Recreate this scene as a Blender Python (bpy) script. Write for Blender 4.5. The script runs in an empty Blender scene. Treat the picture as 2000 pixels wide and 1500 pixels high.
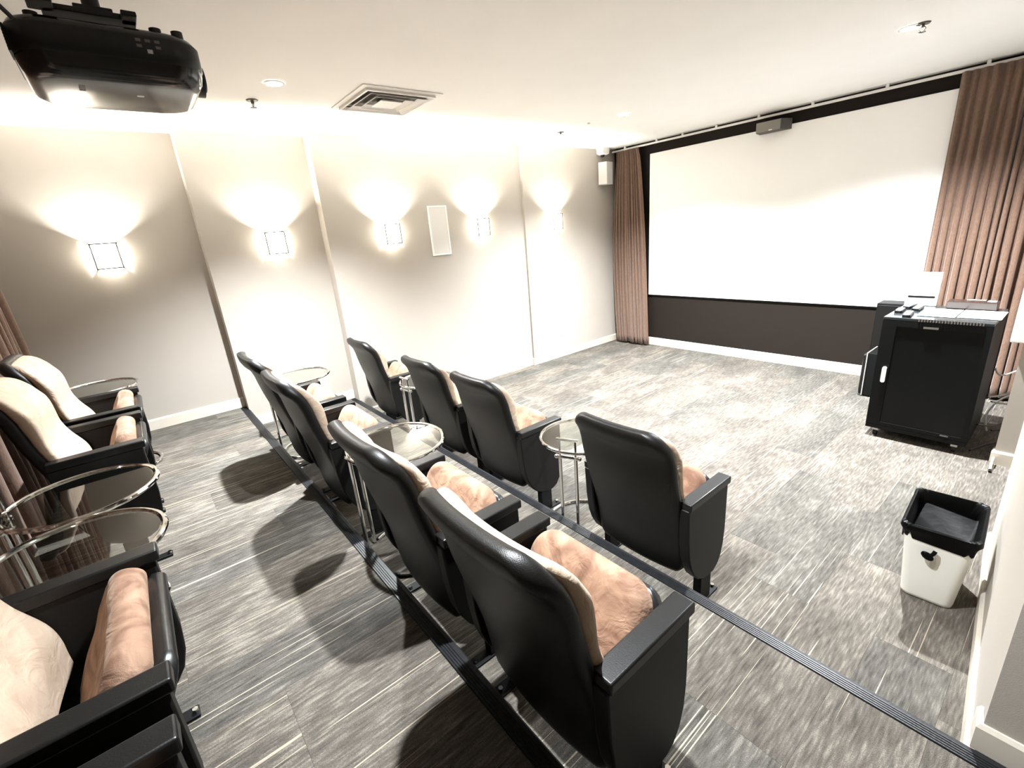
import bpy, bmesh, math, random
from mathutils import Vector, Matrix, noise
random.seed(7)
PI = math.pi
S = bpy.context.scene
C = S.collection

# ------------------------------------------------------------------ camera, world, exposure
CAM = (4.9422, -5.7983, 1.7676)
RV, UV, FV = (Vector((0.632, 0.770, -0.082)), Vector((-0.193, 0.259, 0.946)), Vector((-0.750, 0.583, -0.313)))
def cam_axes(yaw, pitch, roll):
    f = Vector((-math.sin(yaw)*math.cos(pitch), math.cos(yaw)*math.cos(pitch), math.sin(pitch)))
    r0 = f.cross(Vector((0, 0, 1))).normalized(); u0 = r0.cross(f)
    return r0*math.cos(roll)+u0*math.sin(roll), -r0*math.sin(roll)+u0*math.cos(roll), f
RV, UV, FV = cam_axes(math.radians(52.166), math.radians(-18.213), math.radians(-4.961))
cd = bpy.data.cameras.new('camera'); cam = bpy.data.objects.new('camera', cd); C.objects.link(cam)
cam.matrix_world = Matrix.Translation(CAM) @ Matrix((RV, UV, -FV)).transposed().to_4x4()
cd.sensor_fit = 'HORIZONTAL'; cd.sensor_width = 36.0; cd.lens = 36.0*899.86/2000.0
cd.clip_start = 0.02; cd.clip_end = 60
S.camera = cam
w = bpy.data.worlds.new('world'); S.world = w; w.use_nodes = True
w.node_tree.nodes['Background'].inputs[0].default_value = (0.05, 0.05, 0.05, 1)
w.node_tree.nodes['Background'].inputs[1].default_value = 0.3
S.view_settings.view_transform = 'Standard'; S.view_settings.look = 'None'
S.view_settings.gamma = 1.0; S.view_settings.use_curve_mapping = False
S.view_settings.exposure = 3.35
S.cycles.max_bounces = 10; S.cycles.diffuse_bounces = 5; S.cycles.glossy_bounces = 5
S.cycles.transparent_max_bounces = 12; S.cycles.sample_clamp_indirect = 6.0
S.cycles.caustics_reflective = False; S.cycles.caustics_refractive = False
S.cycles.use_denoising = True

SCONCE_W = 15.0          # watts of each wall sconce lamp
DOWN_W = 130.0            # watts of each recessed downlight
WARM = (1.0, 0.97, 0.90); NEUT = (0.96, 1.0, 1.04)

H1, H2, ZC = 0.205, 0.382, 2.75
D1, D2, D3 = 0.1376, 0.2752, 0.3074
YA, YB, YC = -5.235, -4.234, -1.770
YR = -6.62

# ------------------------------------------------------------------ materials
def new_mat(name):
    m = bpy.data.materials.new(name); m.use_nodes = True
    nt = m.node_tree; b = nt.nodes['Principled BSDF']
    return m, nt, b
def N(nt, t, **k):
    n = nt.nodes.new(t)
    for a, v in k.items(): setattr(n, a, v)
    return n
def simple(name, col, rough=0.5, metal=0.0, noise=0.0, scale=40, bump=0.0, bscale=None, spec=None, sheen=0.0, coat=0.0):
    m, nt, b = new_mat(name)
    b.inputs['Roughness'].default_value = rough; b.inputs['Metallic'].default_value = metal
    if spec is not None: b.inputs['Specular IOR Level'].default_value = spec
    if sheen: b.inputs['Sheen Weight'].default_value = sheen; b.inputs['Sheen Roughness'].default_value = 0.4
    if coat: b.inputs['Coat Weight'].default_value = coat; b.inputs['Coat Roughness'].default_value = 0.15
    tc = N(nt, 'ShaderNodeTexCoord'); nz = N(nt, 'ShaderNodeTexNoise')
    nz.inputs['Scale'].default_value = scale; nz.inputs['Detail'].default_value = 4
    nt.links.new(tc.outputs['Object'], nz.inputs['Vector'])
    rp = N(nt, 'ShaderNodeValToRGB')
    lo = tuple(max(0, c*(1-noise)) for c in col); hi = tuple(min(1, c*(1+noise)) for c in col)
    rp.color_ramp.elements[0].position = 0.3; rp.color_ramp.elements[1].position = 0.7
    rp.color_ramp.elements[0].color = (*lo, 1); rp.color_ramp.elements[1].color = (*hi, 1)
    nt.links.new(nz.outputs['Fac'], rp.inputs['Fac']); nt.links.new(rp.outputs['Color'], b.inputs['Base Color'])
    if bump:
        n2 = N(nt, 'ShaderNodeTexNoise'); n2.inputs['Scale'].default_value = bscale or scale
        nt.links.new(tc.outputs['Object'], n2.inputs['Vector'])
        bp = N(nt, 'ShaderNodeBump'); bp.inputs['Strength'].default_value = bump; bp.inputs['Distance'].default_value = 0.003
        nt.links.new(n2.outputs['Fac'], bp.inputs['Height']); nt.links.new(bp.outputs['Normal'], b.inputs['Normal'])
    return m

M_wall = simple('taupe_paint', (0.40, 0.365, 0.318), 0.75, noise=0.02, scale=3, bump=0.15, bscale=260)
M_dark = simple('dark_brown_paint', (0.0115, 0.0078, 0.0055), 0.7, spec=0.2, noise=0.05, scale=5, bump=0.1, bscale=200)
M_ceil = simple('ceiling_paint', (0.93, 0.925, 0.90), 0.85, noise=0.01, scale=4, bump=0.12, bscale=220)
M_trim = simple('cream_trim_paint', (0.60, 0.55, 0.47), 0.45, noise=0.02, scale=6)
M_white = simple('white_plastic', (0.80, 0.79, 0.76), 0.4, noise=0.01)
M_offw = simple('offwhite_speaker', (0.62, 0.60, 0.57), 0.55, noise=0.03, scale=400)
M_rail = simple('white_rail_metal', (0.78, 0.77, 0.75), 0.35)
M_vinyl = simple('black_vinyl', (0.0045, 0.004, 0.0036), 0.40, noise=0.12, scale=30, bump=0.2, bscale=420, spec=0.32)
M_lam = simple('black_laminate', (0.0045, 0.0043, 0.004), 0.5, spec=0.25, noise=0.08, scale=60, bump=0.12, bscale=500)
M_arm = simple('black_armrest_resin', (0.006, 0.006, 0.006), 0.36, spec=0.35, noise=0.12, scale=25, bump=0.1, bscale=350)
M_pan = simple('grey_seat_shell', (0.010, 0.010, 0.010), 0.33, spec=0.45, noise=0.06, scale=30)
M_chrome = simple('chrome', (0.80, 0.79, 0.77), 0.09, metal=1.0)
M_steel = simple('dull_steel', (0.45, 0.44, 0.42), 0.32, metal=1.0, noise=0.1)
M_blackmetal = simple('black_powder_metal', (0.0028, 0.003, 0.0032), 0.55, spec=0.15, noise=0.1, scale=80)
M_spk = simple('dark_bronze', (0.10, 0.09, 0.08), 0.4, metal=0.8)
M_gloss = simple('black_gloss_plastic', (0.003, 0.003, 0.003), 0.2, coat=0.2)
M_satin = simple('black_satin_plastic', (0.004, 0.0038, 0.0036), 0.42, spec=0.3, noise=0.1, scale=60)
M_rubber = simple('grey_rubber_nosing', (0.010, 0.0105, 0.012), 0.42, spec=0.35, noise=0.25, scale=30, bump=0.2, bscale=120)
M_riser = simple('dark_riser', (0.008, 0.007, 0.007), 0.8, spec=0.2, noise=0.1)
M_paper = simple('white_paper', (0.82, 0.82, 0.80), 0.6)
M_bin = simple('white_bin_plastic', (0.84, 0.83, 0.76), 0.35, noise=0.02, scale=6)
M_bag = simple('black_bag_film', (0.002, 0.002, 0.002), 0.40, spec=0.08, bump=0.9, bscale=14)
M_screen = simple('screen_fabric', (0.95, 0.945, 0.93), 0.9)
M_grey = simple('grey_speaker_cloth', (0.22, 0.205, 0.185), 0.8, noise=0.08, scale=300)
M_greyd = simple('dark_grey_plastic', (0.085, 0.078, 0.07), 0.6)
M_brownbox = simple('dark_brown_gloss', (0.02, 0.012, 0.009), 0.2)
M_stain = simple('faint_grey_stain', (0.52, 0.49, 0.42), 0.4, noise=0.1, scale=40)
M_cable = simple('grey_cable', (0.30, 0.29, 0.28), 0.4)
M_cableb = simple('black_cable', (0.01, 0.01, 0.012), 0.4)
M_button = simple('grey_marking', (0.35, 0.35, 0.35), 0.5)

def velvet(name, col, hi, fuzz=0.2):
    m, nt, b = new_mat(name)
    b.inputs['Roughness'].default_value = 0.8; b.inputs['Sheen Weight'].default_value = fuzz
    b.inputs['Sheen Roughness'].default_value = 0.35; b.inputs['Sheen Tint'].default_value = (1.0, 0.82, 0.66, 1)
    tc = N(nt, 'ShaderNodeTexCoord'); a = N(nt, 'ShaderNodeTexNoise'); a.inputs['Scale'].default_value = 9
    a.inputs['Detail'].default_value = 5; a.inputs['Distortion'].default_value = 1.4
    oi = N(nt, 'ShaderNodeObjectInfo'); ad = N(nt, 'ShaderNodeVectorMath', operation='ADD')
    cv = N(nt, 'ShaderNodeVectorMath', operation='SCALE'); cv.inputs[0].default_value = (7, 5, 3)
    nt.links.new(oi.outputs['Random'], cv.inputs['Scale']); nt.links.new(tc.outputs['Object'], ad.inputs[0]); nt.links.new(cv.outputs[0], ad.inputs[1])
    nt.links.new(ad.outputs[0], a.inputs['Vector'])
    rp = N(nt, 'ShaderNodeValToRGB'); rp.color_ramp.elements[0].position = 0.35; rp.color_ramp.elements[1].position = 0.68
    rp.color_ramp.elements[0].color = (*col, 1); rp.color_ramp.elements[1].color = (*hi, 1)
    nt.links.new(a.outputs['Fac'], rp.inputs['Fac']); nt.links.new(rp.outputs['Color'], b.inputs['Base Color'])
    n2 = N(nt, 'ShaderNodeTexNoise'); n2.inputs['Scale'].default_value = 12; n2.inputs['Distortion'].default_value = 2.5
    nt.links.new(ad.outputs[0], n2.inputs['Vector'])
    n3 = N(nt, 'ShaderNodeTexNoise'); n3.inputs['Scale'].default_value = 600
    nt.links.new(tc.outputs['Object'], n3.inputs['Vector'])
    mx = N(nt, 'ShaderNodeMath', operation='MULTIPLY_ADD'); mx.inputs[1].default_value = 0.12
    nt.links.new(n3.outputs['Fac'], mx.inputs[0]); nt.links.new(n2.outputs['Fac'], mx.inputs[2])
    bp = N(nt, 'ShaderNodeBump'); bp.inputs['Strength'].default_value = 0.5; bp.inputs['Distance'].default_value = 0.012
    nt.links.new(mx.outputs[0], bp.inputs['Height']); nt.links.new(bp.outputs['Normal'], b.inputs['Normal'])
    return m
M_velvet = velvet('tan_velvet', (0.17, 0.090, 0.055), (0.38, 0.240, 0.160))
M_velvet_back = velvet('tan_velvet_lit', (0.42, 0.315, 0.23), (0.52, 0.41, 0.31))  # same tan velvet; overexposed light on the seat backs put into the colour

def fabric(name, col, hi):
    m, nt, b = new_mat(name)
    b.inputs['Roughness'].default_value = 0.85; b.inputs['Sheen Weight'].default_value = 0.3
    tc = N(nt, 'ShaderNodeTexCoord'); mp = N(nt, 'ShaderNodeMapping'); mp.inputs['Scale'].default_value = (90, 90, 14)
    a = N(nt, 'ShaderNodeTexNoise'); a.inputs['Scale'].default_value = 3; a.inputs['Detail'].default_value = 6
    nt.links.new(tc.outputs['Object'], mp.inputs['Vector']); nt.links.new(mp.outputs[0], a.inputs['Vector'])
    rp = N(nt, 'ShaderNodeValToRGB'); rp.color_ramp.elements[0].position = 0.3; rp.color_ramp.elements[1].position = 0.7
    rp.color_ramp.elements[0].color = (*col, 1); rp.color_ramp.elements[1].color = (*hi, 1)
    nt.links.new(a.outputs['Fac'], rp.inputs['Fac']); nt.links.new(rp.outputs['Color'], b.inputs['Base Color'])
    bp = N(nt, 'ShaderNodeBump'); bp.inputs['Strength'].default_value = 0.3; bp.inputs['Distance'].default_value = 0.002
    nt.links.new(a.outputs['Fac'], bp.inputs['Height']); nt.links.new(bp.outputs['Normal'], b.inputs['Normal'])
    return m
M_curtain = fabric('brown_curtain_cloth', (0.105, 0.056, 0.034), (0.185, 0.108, 0.070))

def carpet():
    m, nt, b = new_mat('streaked_carpet')
    b.inputs['Roughness'].default_value = 0.95; b.inputs['Specular IOR Level'].default_value = 0.15
    ge = N(nt, 'ShaderNodeNewGeometry'); oi = N(nt, 'ShaderNodeObjectInfo')
    off = N(nt, 'ShaderNodeVectorMath', operation='SCALE'); off.inputs[0].default_value = (3.0, 11.0, 0)
    nt.links.new(oi.outputs['Random'], off.inputs['Scale'])
    ad = N(nt, 'ShaderNodeVectorMath', operation='ADD'); nt.links.new(ge.outputs['Position'], ad.inputs[0]); nt.links.new(off.outputs[0], ad.inputs[1])
    def noise(sc, detail, scale=1.0, dist=0.0, src=ad):
        mp = N(nt, 'ShaderNodeMapping'); mp.inputs['Scale'].default_value = sc
        nt.links.new(src.outputs[0], mp.inputs['Vector'])
        n = N(nt, 'ShaderNodeTexNoise'); n.inputs['Scale'].default_value = scale; n.inputs['Detail'].default_value = detail
        n.inputs['Distortion'].default_value = dist
        nt.links.new(mp.outputs[0], n.inputs['Vector']); return n
    streak = noise((115, 13, 1), 8)                     # brush-like streaks along the plank
    blotch = noise((4.5, 2.4, 1), 4, dist=0.6)          # broad cloudy tone
    fine = noise((520, 260, 1), 2)                      # loop pile
    broad = noise((1.1, 0.7, 1), 2, src=ge)
    def math_(op, a, bb, c=None):
        n = N(nt, 'ShaderNodeMath', operation=op)
        for i, v in enumerate((a, bb, c)):
            if v is None: continue
            if isinstance(v, (int, float)): n.inputs[i].default_value = v
            else: nt.links.new(v, n.inputs[i])
        return n.outputs[0]
    s = math_('MULTIPLY', streak.outputs['Fac'], 0.85)
    s = math_('MULTIPLY_ADD', blotch.outputs['Fac'], 0.55, s)
    s = math_('MULTIPLY_ADD', oi.outputs['Random'], 0.10, s)
    s = math_('MULTIPLY_ADD', fine.outputs['Fac'], 0.50, s)
    s = math_('SUBTRACT', s, 0.555)
    rp = N(nt, 'ShaderNodeValToRGB'); cr = rp.color_ramp
    cr.elements[0].position = 0.18; cr.elements[0].color = (0.040, 0.036, 0.032, 1)
    cr.elements[1].position = 0.86; cr.elements[1].color = (0.28, 0.26, 0.225, 1)
    e = cr.elements.new(0.5); e.color = (0.105, 0.096, 0.085, 1)
    nt.links.new(s, rp.inputs['Fac'])
    # pale single yarn lines
    ln = noise((150, 0.9, 1), 0)
    lr = N(nt, 'ShaderNodeValToRGB'); lr.color_ramp.elements[0].position = 0.75; lr.color_ramp.elements[1].position = 0.775
    nt.links.new(ln.outputs['Fac'], lr.inputs['Fac'])
    mx = N(nt, 'ShaderNodeMix', data_type='RGBA'); mx.inputs['B'].default_value = (0.42, 0.37, 0.29, 1)
    lf = math_('MULTIPLY', lr.outputs['Color'], 0.8)
    nt.links.new(lf, mx.inputs['Factor']); nt.links.new(rp.outputs['Color'], mx.inputs['A'])
    # cool / warm planks
    tint = N(nt, 'ShaderNodeValToRGB'); tint.color_ramp.interpolation = 'CONSTANT'
    tint.color_ramp.elements[0].color = (0.98, 1.0, 0.99, 1); tint.color_ramp.elements[1].position = 0.3
    tint.color_ramp.elements[1].color = (1.02, 0.99, 0.95, 1)
    nt.links.new(oi.outputs['Random'], tint.inputs['Fac'])
    mt = N(nt, 'ShaderNodeMix', data_type='RGBA', blend_type='MULTIPLY'); mt.inputs['Factor'].default_value = 1.0
    nt.links.new(mx.outputs['Result'], mt.inputs['A']); nt.links.new(tint.outputs['Color'], mt.inputs['B'])
    nt.links.new(mt.outputs['Result'], b.inputs['Base Color'])
    wv = noise((500, 250, 1), 1, src=ge)
    bp = N(nt, 'ShaderNodeBump'); bp.inputs['Strength'].default_value = 0.6; bp.inputs['Distance'].default_value = 0.004
    nt.links.new(wv.outputs['Fac'], bp.inputs['Height']); nt.links.new(bp.outputs['Normal'], b.inputs['Normal'])
    return m
M_carpet = carpet()

def glassy(name, tint, ior=1.5, extra=0.0, rough=0.0):
    m = bpy.data.materials.new(name); m.use_nodes = True; nt = m.node_tree; nt.nodes.clear()
    o = N(nt, 'ShaderNodeOutputMaterial'); mx = N(nt, 'ShaderNodeMixShader'); tr = N(nt, 'ShaderNodeBsdfTransparent')
    gl = N(nt, 'ShaderNodeBsdfGlossy'); fr = N(nt, 'ShaderNodeFresnel'); fr.inputs['IOR'].default_value = ior
    tr.inputs['Color'].default_value = (*tint, 1); gl.inputs['Roughness'].default_value = rough
    a = N(nt, 'ShaderNodeMath', operation='ADD'); a.use_clamp = True; a.inputs[1].default_value = extra
    ge = N(nt, 'ShaderNodeNewGeometry'); iv = N(nt, 'ShaderNodeMath', operation='SUBTRACT'); iv.inputs[0].default_value = 1.0
    nt.links.new(ge.outputs['Backfacing'], iv.inputs[1]); ml = N(nt, 'ShaderNodeMath', operation='MULTIPLY')
    nt.links.new(fr.outputs[0], a.inputs[0]); nt.links.new(a.outputs[0], ml.inputs[0]); nt.links.new(iv.outputs[0], ml.inputs[1]); nt.links.new(ml.outputs[0], mx.inputs[0])
    nt.links.new(tr.outputs[0], mx.inputs[1]); nt.links.new(gl.outputs[0], mx.inputs[2]); nt.links.new(mx.outputs[0], o.inputs[0])
    return m
M_glass = glassy('clear_table_glass', (0.90, 0.92, 0.90), 1.6, 0.10)
M_door = bpy.data.materials.new('black_perforated_mesh'); M_door.use_nodes = True
def _door():
    nt = M_door.node_tree; b = nt.nodes['Principled BSDF']; o = nt.nodes['Material Output']
    b.inputs['Specular IOR Level'].default_value = 0.2; b.inputs['Base Color'].default_value = (0.002, 0.0025, 0.0025, 1); b.inputs['Roughness'].default_value = 0.35
    tc = N(nt, 'ShaderNodeTexCoord'); vo = N(nt, 'ShaderNodeTexVoronoi'); vo.inputs['Scale'].default_value = 190
    vo.inputs['Randomness'].default_value = 0.0
    nt.links.new(tc.outputs['Object'], vo.inputs['Vector'])
    lt = N(nt, 'ShaderNodeMath', operation='LESS_THAN'); lt.inputs[1].default_value = 0.38
    nt.links.new(vo.outputs['Distance'], lt.inputs[0])
    tr = N(nt, 'ShaderNodeBsdfTransparent'); mx = N(nt, 'ShaderNodeMixShader')
    nt.links.new(lt.outputs[0], mx.inputs[0]); nt.links.new(b.outputs[0], mx.inputs[1]); nt.links.new(tr.outputs[0], mx.inputs[2])
    nt.links.new(mx.outputs[0], o.inputs[0])
_door()
def emis(name, col, st):
    m = bpy.data.materials.new(name); m.use_nodes = True; nt = m.node_tree; nt.nodes.clear()
    o = N(nt, 'ShaderNodeOutputMaterial'); e = N(nt, 'ShaderNodeEmission')
    e.inputs[0].default_value = (*col, 1); e.inputs[1].default_value = st; nt.links.new(e.outputs[0], o.inputs[0]); return m
M_glow = emis('lit_frosted_glass', (1.0, 0.93, 0.80), 2.2)
M_lens = emis('lit_downlight_lens', (1.0, 0.95, 0.86), 14.0)

# ------------------------------------------------------------------ mesh helpers
def obj(name, bm, m, parent=None, smooth=True, angle=35, bevel=0.0, seg=2):
    me = bpy.data.meshes.new(name)
    bmesh.ops.recalc_face_normals(bm, faces=bm.faces)
    bm.to_mesh(me); bm.free()
    me.materials.append(m)
    o = bpy.data.objects.new(name, me); C.objects.link(o)
    if parent: o.parent = parent
    if smooth:
        for p_ in me.polygons: p_.use_smooth = True
        me.set_sharp_from_angle(angle=math.radians(angle))
    if bevel:
        md = o.modifiers.new('bevel', 'BEVEL'); md.width = bevel; md.segments = seg; md.limit_method = 'ANGLE'; md.angle_limit = math.radians(40)
    return o
def add_box(bm, x0, x1, y0, y1, z0, z1):
    v = [bm.verts.new(c) for c in ((x0,y0,z0),(x1,y0,z0),(x1,y1,z0),(x0,y1,z0),(x0,y0,z1),(x1,y0,z1),(x1,y1,z1),(x0,y1,z1))]
    for f in ((0,1,2,3),(4,5,6,7),(0,1,5,4),(1,2,6,5),(2,3,7,6),(3,0,4,7)): bm.faces.new([v[i] for i in f])
    return v
def box(x0, x1, y0, y1, z0, z1):
    bm = bmesh.new(); add_box(bm, x0, x1, y0, y1, z0, z1); return bm
def add_prism(bm, pts, a0, a1, axis='z'):
    def mk(p, a):
        return {'z': (p[0], p[1], a), 'x': (a, p[0], p[1]), 'y': (p[0], a, p[1])}[axis]
    A = [bm.verts.new(mk(p, a0)) for p in pts]; B = [bm.verts.new(mk(p, a1)) for p in pts]
    n = len(pts)
    bm.faces.new(A); bm.faces.new(B)
    for i in range(n): bm.faces.new((A[i], A[(i+1) % n], B[(i+1) % n], B[i]))
def prism(pts, a0, a1, axis='z'):
    bm = bmesh.new(); add_prism(bm, pts, a0, a1, axis); return bm
def add_loft(bm, rings, closed=True, caps=True):
    R = [[bm.verts.new(p) for p in r] for r in rings]
    n = len(R[0])
    for a, b in zip(R, R[1:]):
        for i in range(n if closed else n-1): bm.faces.new((a[i], a[(i+1) % n], b[(i+1) % n], b[i]))
    if caps and closed: bm.faces.new(R[0]); bm.faces.new(R[-1])
    return R
def loft(rings, **k):
    bm = bmesh.new(); add_loft(bm, rings, **k); return bm
def add_tube(bm, pts, r, n=10, closed=False):
    pts = [Vector(p) for p in pts]; rings = []; prev = None
    L = len(pts)
    for i, p in enumerate(pts):
        if closed: t = (pts[(i+1) % L]-pts[i-1]).normalized()
        else: t = (pts[min(i+1, L-1)]-pts[max(i-1, 0)]).normalized()
        if prev is None:
            a = t.cross(Vector((0, 0, 1)));
            if a.length < 1e-3: a = t.cross(Vector((1, 0, 0)))
        else: a = prev - t*prev.dot(t)
        a.normalize(); prev = a; b = t.cross(a)
        rings.append([p+(a*math.cos(2*PI*k/n)+b*math.sin(2*PI*k/n))*r for k in range(n)])
    if closed:
        R = [[bm.verts.new(q) for q in rr] for rr in rings]
        for i in range(L):
            A, B = R[i], R[(i+1) % L]
            for k in range(n): bm.faces.new((A[k], A[(k+1) % n], B[(k+1) % n], B[k]))
    else: add_loft(bm, rings)
def tube(pts, r, n=10, closed=False):
    bm = bmesh.new(); add_tube(bm, pts, r, n, closed); return bm
def add_disc(bm, c, r, z0, z1, n=24, axis='z', r2=None):
    r2 = r if r2 is None else r2
    def mk(a, rr, h):
        u, v = rr*math.cos(a), rr*math.sin(a)
        return {'z': (c[0]+u, c[1]+v, h), 'x': (h, c[0]+u, c[1]+v), 'y': (c[0]+u, h, c[1]+v)}[axis]
    add_loft(bm, [[mk(2*PI*i/n, r, z0) for i in range(n)], [mk(2*PI*i/n, r2, z1) for i in range(n)]])
def disc(c, r, z0, z1, n=24, axis='z', r2=None):
    bm = bmesh.new(); add_disc(bm, c, r, z0, z1, n, axis, r2); return bm
def rrect(hx, hy, r, n=6, cx=0, cy=0):
    r = min(r, hx*0.999, hy*0.999); out = []
    for (sx, sy, a0) in ((1,1,0),(-1,1,PI/2),(-1,-1,PI),(1,-1,3*PI/2)):
        for k in range(n+1):
            a = a0+PI/2*k/n; out.append((cx+sx*(hx-r)+r*math.cos(a), cy+sy*(hy-r)+r*math.sin(a)))
    return out
def dense(pts, mx=0.018):
    # split the long sides of a ring so that creases can be pressed into it
    out = []
    for a, b in zip(pts, pts[1:]+pts[:1]):
        k = max(1, int(math.ceil(math.hypot(b[0]-a[0], b[1]-a[1])/mx)))
        if math.hypot(b[0]-a[0], b[1]-a[1]) > 0.15: k = 26
        out += [(a[0]+(b[0]-a[0])*i/k, a[1]+(b[1]-a[1])*i/k) for i in range(k)] if k == 26 else [a]
    return out
def smooth_path(pts, sub=8):
    pts = [Vector(p) for p in pts]; out = []
    for i in range(len(pts)-1):
        p0 = pts[max(i-1, 0)]; p1 = pts[i]; p2 = pts[i+1]; p3 = pts[min(i+2, len(pts)-1)]
        for k in range(sub):
            t = k/sub
            out.append(0.5*((2*p1)+(p2-p0)*t+(2*p0-5*p1+4*p2-p3)*t*t+(3*p1-p0-3*p2+p3)*t**3))
    out.append(pts[-1]); return out
def tag(o, label, cat, group=None):
    o['label'] = label; o['category'] = cat
    if group: o['group'] = group
    return o
def thing(name, label, cat, loc=(0,0,0), rz=0, group=None):
    o = bpy.data.objects.new(name, None); C.objects.link(o); o.location = loc; o.rotation_euler = (0,0,rz)
    o.empty_display_size = 0.1
    return tag(o, label, cat, group)
def struct(name, bm, m, parent=None, **k):
    o = obj(name, bm, m, parent, **k)
    if not parent: o['kind'] = 'structure'
    return o
def copy_tree(o, parent=None):
    c = o.copy(); C.objects.link(c)
    if parent: c.parent = parent
    for ch in [q for q in bpy.data.objects if q.parent == o]: copy_tree(ch, c)
    return c

# ------------------------------------------------------------------ room shell
FLZ = 0.006     # carpet plank thickness
floor = struct('floor', box(0.0, 6.35, YB+0.001, 0.0, -0.12, -FLZ), M_riser)
plat1 = struct('platform', box(D1-0.0, 6.35, YA+0.001, YB, -0.12, H1-FLZ), M_riser)
plat2 = struct('platform', box(0.0, 6.35, YR, YA, -0.12, H2-FLZ), M_riser)
PC = {}
def planks(parent, x0, x1, y0, y1, z, xstart, phase):
    pw, pl = 0.25, 1.0
    i = 0; x = xstart
    while x < x1:
        off = (random.choice((0, .25, .5, .75))+phase) % 1.0
        y = y0-1.0+off
        while y < y1:
            a0, a1, b0, b1 = max(x, x0), min(x+pw, x1), max(y, y0), min(y+pl, y1)
            if a1-a0 > 0.02 and b1-b0 > 0.02:
                g = 0.0003
                key = (round(a1-a0, 3), round(b1-b0, 3))
                if key not in PC:
                    bm = box(g, a1-a0-g, g, b1-b0-g, -FLZ, 0)
                    me = bpy.data.meshes.new('carpet_plank'); bmesh.ops.recalc_face_normals(bm, faces=bm.faces)
                    bm.to_mesh(me); bm.free(); me.materials.append(M_carpet); PC[key] = me
                o = bpy.data.objects.new('carpet_plank', PC[key]); C.objects.link(o)
                o.location = (a0, b0, z+random.uniform(-0.0003, 0.0003)); o.parent = parent
            y += pl
        x += pw; i += 1
planks(floor, D2+0.005, 5.4, YB+0.004, -0.004, 0, 0.15, 0.0)
planks(plat1, D1+0.005, 6.3, YA+0.006, YB-0.055, H1, 0.15, 0.3)
planks(plat2, 0.005, 6.3, YR+0.02, YA-0.055, H2, 0.0, 0.1)

WT = 0.12
wl = [(-WT, YR), (0, YR), (0, YA), (D1, YA), (D1, YB), (D2, YB), (D2, YC), (D3, YC), (D3, 0.0), (-WT, 0.0)]
struct('wall_left', prism(wl, -0.12, ZC+0.05), M_wall, smooth=False)
struct('wall_screen', box(-WT, 6.35+WT, 0.0, WT, -0.12, ZC+0.05), M_dark, smooth=False)
struct('wall_rear', box(-WT, 6.35+WT, YR-WT, YR, -0.12, ZC+0.05), M_wall, smooth=False)
struct('ceiling', box(-WT, 6.35+WT, YR-WT, WT, ZC, ZC+0.1), M_ceil, smooth=False)
# right side: near stub wall (outer corner at the first step), then a gap, then a wing wall beside the equipment rack
struct('wall_right', prism([(4.872, -2.70), (4.995, -4.215), (6.35, -4.215), (6.35, -2.70)], 0, ZC), M_wall, smooth=False)
struct('wall_wing', box(4.755, 6.35, -1.57, -1.45, 0, ZC), M_wall, smooth=False)
struct('wall_alcove', box(6.35, 6.35+WT, YR, 0, -0.12, ZC), M_wall, smooth=False)
struct('wall_corner', box(5.35, 6.35, -1.45, 0, 0, ZC), M_wall, smooth=False)
# baseboards: 10 cm, thin, with an eased top edge
def bboard(name, pts, z0, h=0.095, t=0.014):
    """pts: polyline of the wall face; the board stands on its right-hand side"""
    prof = [(0, 0), (t, 0), (t, h-0.012), (t*0.45, h), (0, h)]
    P = [Vector((x, y, 0)) for x, y in pts]; rings = []
    for i, p_ in enumerate(P):
        d1 = (P[i]-P[i-1]).normalized() if i else (P[1]-P[0]).normalized()
        d2 = (P[i+1]-P[i]).normalized() if i < len(P)-1 else d1
        n1 = Vector((d1.y, -d1.x, 0)); n2 = Vector((d2.y, -d2.x, 0)); nn = (n1+n2); nn.normalize(); k = 1/max(0.3, nn.dot(n1))
        rings.append([p_+nn*k*a+Vector((0, 0, z0+b)) for a, b in prof])
    return struct(name, loft(rings), M_trim, smooth=False)
bboard('baseboard_left', [(0, YR), (0, YA-0.004)], H2)
bboard('baseboard_left', [(D1, YA+0.004), (D1, YB-0.004)], H1)
bboard('baseboard_left', [(D2, YB+0.004), (D2, YC), (D3, YC), (D3, 0)], 0)
bboard('baseboard_screen', [(D3+0.015, 0), (5.35, 0)], 0, h=0.11)
bboard('baseboard_right', [(4.872, -2.70), (4.99, -4.16)], 0)
bboard('baseboard_rear', [(6.35, YR), (0, YR)], H2)
bboard('baseboard_wing', [(4.755, -1.50), (4.755, -1.57), (5.35, -1.57)], 0)
bboard('baseboard_platform', [(4.988, -4.15), (4.995, -4.215), (6.34, -4.215)], H1)

# rubber stair nosings, ribbed along their length
def nosing(name, x0, x1, y, z):
    wd, n = 0.054, 5
    top = []
    for k in range(n):
        a = -wd + wd*k/n*0.82; b = a+wd/n*0.82
        top += [(y+a+0.0005, z+0.0015), (y+a+0.002, z+0.0045), (y+b-0.002, z+0.0045), (y+b-0.0005, z+0.0015)]
    prof = [(y-wd, z-FLZ)] + top + [(y+0.000, z+0.003), (y+0.006, z-0.003), (y+0.006, z-0.036), (y+0.001, z-0.036), (y+0.001, z-FLZ)]
    return struct(name, prism(prof, x0, x1, 'x'), M_rubber, smooth=False)
nosing('trim_1', D2+0.02, 6.33, YB, H1)
nosing('trim_2', D1+0.02, 6.33, YA, H2)

# ------------------------------------------------------------------ screen wall
t = thing('projection_screen', 'wide blank white projection screen fixed on the dark brown wall', 'screen', (2.6, 0, 0.744))
obj('screen_surface', box(0.917-2.6, 4.30-2.6, -0.022, -0.006, 0.0, 1.853), M_screen, t, smooth=False)
bm = bmesh.new()

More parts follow.
